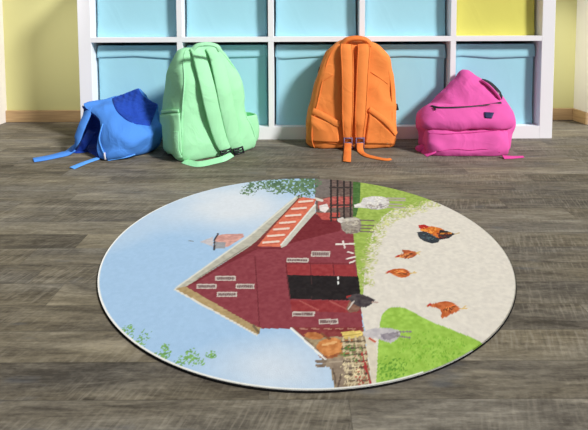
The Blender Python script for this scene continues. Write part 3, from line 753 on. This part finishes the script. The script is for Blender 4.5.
ribbon('webbing_tail', [G(503, 157, .006), G(510, 157.4, .004), G(517, 157.2, .003), G(523.5, 156.8, .003)], [Vector((0, -.4, 1))]*4, [.020, .016, .012, .010], .003, M_pk2, pink)

# ---- blue backpack, lying collapsed with its mouth to the left
bb0 = G(125, 157)
blue = thing('backpack', (bb0.x, 1.70, 0), 'collapsed bright blue backpack lying open, straps trailing to the left', 'backpack', GRP)
def R6(*p): return [P(x, y, Y) for x, y, Y in p]
K = [
 R6((98.5, 160.5, 1.604), (98, 148, 1.596), (101.5, 123, 1.622), (86, 108, 1.700), (84.5, 106.8, 1.740), (85, 122, 1.785), (80, 137, 1.795), (82, 147, 1.77)),
 R6((104, 161.5, 1.598), (104, 148, 1.584), (105.5, 124, 1.612), (95, 106, 1.695), (95, 104.0, 1.765), (97, 122, 1.815), (94, 137, 1.820), (95, 147.5, 1.78)),
 R6((114, 161, 1.600), (115, 148, 1.574), (116, 126, 1.602), (110, 107, 1.685), (106, 100.2, 1.785), (108, 120, 1.828), (109, 137, 1.828), (110, 146, 1.80)),
 R6((125, 159, 1.618), (127, 147, 1.582), (129, 128, 1.604), (121, 112, 1.678), (117, 97.0, 1.805), (119, 118, 1.828), (120, 136, 1.828), (121, 144, 1.81)),
 R6((136, 156.5, 1.644), (139, 145, 1.602), (141, 128.5, 1.620), (130, 117, 1.678), (128.5, 92.0, 1.818), (130, 116, 1.828), (131, 135, 1.828), (131, 143, 1.81)),
 R6((145, 154, 1.672), (149, 143, 1.632), (151, 128.5, 1.645), (142, 119, 1.690), (139, 88.0, 1.826), (141, 116, 1.828), (142, 135, 1.828), (140, 143, 1.81)),
 R6((151, 151.5, 1.704), (156, 141, 1.682), (158, 128, 1.688), (150, 119, 1.716), (148.5, 98.5, 1.822), (150, 116, 1.828), (150, 135, 1.828), (148, 143, 1.81)),
 R6((155, 149.5, 1.735), (160, 140, 1.728), (162, 128, 1.728), (157, 118, 1.745), (158, 102.5, 1.812), (158, 116, 1.828), (158, 135, 1.828), (156, 143, 1.80)),
]
for r in K:
    for v in (r[0], r[7]): v.z = max(min(v.z, .004), .0015)
K = np.array([[tuple(v) for v in r] for r in K])
ins = []                                                             # lining: back into the bag from the mouth
for i, sh in ((2, .72), (1, .84), (0, .93)):
    c = K[i].mean(0); ins.append(c+(K[i]-c)*sh)
rim = K[0]+np.array((-.003, 0, 0))
bb, bbv, bR = loft('body', list(K), M_bl, blue, 70, .009, 11, cap0=False, seed=3, N=72)
loft('lining', [ins[0], ins[1], ins[2], rim*.5+(K[0])*.5], M_blq, blue, 24, .004, 12, cap1=False, seed=4, N=72)
# quilted mesh back panel on the upper side
def quilt():
    n = 26; q = np.array([(112.5, 99.2), (138.6, 88.6), (157.5, 117), (136.5, 123.5)]); top = []; bot = []
    side = np.array([(112.5, 99.2), (114, 106), (119, 114), (131, 122.5), (150, 126)])
    up_ = np.array([(138.3, 89.3), (142.5, 96), (148, 100.5), (153.5, 103), (158, 105)])
    a = crom(np.c_[side, 0*side[:, 0]], n); b = crom(np.c_[up_, 0*up_[:, 0]], n)
    for i in range(n):
        for j in range(n):
            xy = a[i]*(1-j/(n-1))+b[i]*(j/(n-1))
            h = hit(bbv, xy[0], xy[1]) or hit(bbv, xy[0]-1, xy[1]+2)
            if h is None: h = (P(xy[0], xy[1], 1.80), Vector((0, -.7, .7)))
            e = min(i, j, n-1-i, n-1-j)
            k = .007*abs(math.sin((i+j)*.55)*math.sin((i-j)*.55)) if e else 0
            top.append(h[0]+h[1]*(.0035+k)); bot.append(h[0]-h[1]*.002)
    N_ = n*n; fs = []
    for i in range(n-1):
        for j in range(n-1):
            s = i*n+j; fs.append((s, s+n, s+n+1, s+1)); fs.append((N_+s, N_+s+1, N_+s+n+1, N_+s+n))
    r_ = [j for j in range(n)]+[i*n+n-1 for i in range(1, n)]+[(n-1)*n+j for j in range(n-2, -1, -1)]+[i*n for i in range(n-2, 0, -1)]
    for s, t in zip(r_, r_[1:]+r_[:1]): fs.append((s, t, N_+t, N_+s))
    o = mesh('back_panel', top+bot, fs, M_blq, blue); o['label'] = 'dark blue quilted panel'
    bm = bmesh.new(); bm.from_mesh(o.data); bmesh.ops.recalc_face_normals(bm, faces=bm.faces); bm.to_mesh(o.data); bm.free()
quilt()
q, nn = on(bbv, [(103, 124), (101, 131), (99.6, 139), (101.5, 147), (104, 153), (101.5, 159)], .001); tube('piping', q, .0024, M_bl2, blue, 40)
q, nn = on(bbv, [(101.5, 159.2), (108, 160.2), (117, 159.4), (126, 157), (135, 154)], .001); tube('piping', q, .0022, M_bl2, blue, 40)
ws = [P(88, 110, 1.700), P(86.5, 116, 1.672), P(83, 124, 1.652), P(79.5, 133, 1.64), P(76.5, 142, 1.64), G(73, 149, .012), G(66, 153.5, .006), G(57, 156, .004), G(46, 158.4, .004), G(33.5, 160.5, .004)]
wn_ = [Vector((-.4, -.8, .5))]*4+[Vector((-.4, -.8, .6)), Vector((-.25, -.6, .8)), Vector((0, -.4, 1)), Vector((0, -.3, 1)), Vector((0, -.3, 1)), Vector((0, -.3, 1))]
ribbon('shoulder_strap', ws, wn_, [.040, .036, .034, .034, .036, .034, .032, .028], .007, M_bl, blue, 70)
w2 = [P(92, 131, 1.70), P(88, 138, 1.69), P(83, 145, 1.69), G(78, 149.5, .006), G(80, 151, .004), G(89, 149, .004)]
ribbon('shoulder_strap', w2, [Vector((-.3, -.8, .5))]*3+[Vector((0, -.4, 1))]*3, .040, .006, M_blq, blue, 50)
ribbon('webbing_tail', [G(99, 158, .005), G(92, 160.4, .003), G(82, 164, .003), G(72, 168.3, .003)], [Vector((.2, -.3, 1))]*4, [.014, .016, .018, .020], .0025, M_bl2, blue)
q, nn = on(bbv, [(105, 152.5), (105.2, 155.5), (105.6, 159)], .003); lt = ribbon('care_tag', q, nn, .006, .0015, M_white, blue, 8); lt['label'] = 'tiny white tag'
# ------------------------------------------------------------------ light: daylight from the open right-hand side, soft sky all round
la = bpy.data.lights.new('daylight', 'SUN'); la.energy = 3.9; la.angle = math.radians(9); la.color = (1, .985, .96)
lo = bpy.data.objects.new('daylight', la); C.objects.link(lo); lo.location = (3, -1, 3)
lo.rotation_euler = Vector((-1.25, 1.0, -1.15)).to_track_quat('-Z', 'Y').to_euler()
for lx, ax, en, an in ((-1.10, -.98, 52, 25), (1.16, 1.19, 66, 19)):     # two unseen fill spots, added to brighten the yellow wall beside the shelf
    ls = bpy.data.lights.new('wall_fill_spot', 'SPOT'); ls.energy = en; ls.spot_size = math.radians(an); ls.spot_blend = 1.0; ls.shadow_soft_size = .05; ls.color = (1, .98, .94)
    so = bpy.data.objects.new('wall_fill_spot', ls); C.objects.link(so); so.location = (lx, 1.15, 1.35)
    so.rotation_euler = (Vector((ax, DW, .30))-so.location).to_track_quat('-Z', 'Y').to_euler()
wd = bpy.data.worlds.new('sky'); bpy.context.scene.world = wd; wd.use_nodes = True
wd.node_tree.nodes['Background'].inputs[0].default_value = (.96, .98, 1, 1)
wd.node_tree.nodes['Background'].inputs[1].default_value = .24

# ------------------------------------------------------------------ camera
cd = bpy.data.cameras.new('camera'); co_ = bpy.data.objects.new('camera', cd); C.objects.link(co_)
cd.sensor_fit = 'HORIZONTAL'; cd.sensor_width = 36; cd.lens = F*36/588
cd.shift_y = (PPY-215)/588; cd.clip_start = .02
from mathutils import Matrix
Mx = Matrix((RIGHT, UP, -FWD)).transposed().to_4x4(); Mx.translation = CAM
co_.matrix_world = Mx
S = bpy.context.scene; S.camera = co_
S.view_settings.view_transform = 'Standard'; S.view_settings.look = 'None'
S.view_settings.exposure = 0.15; S.view_settings.gamma = 1; S.view_settings.use_curve_mapping = False
for o in bpy.data.objects:
    if 'base' in o: del o['base']
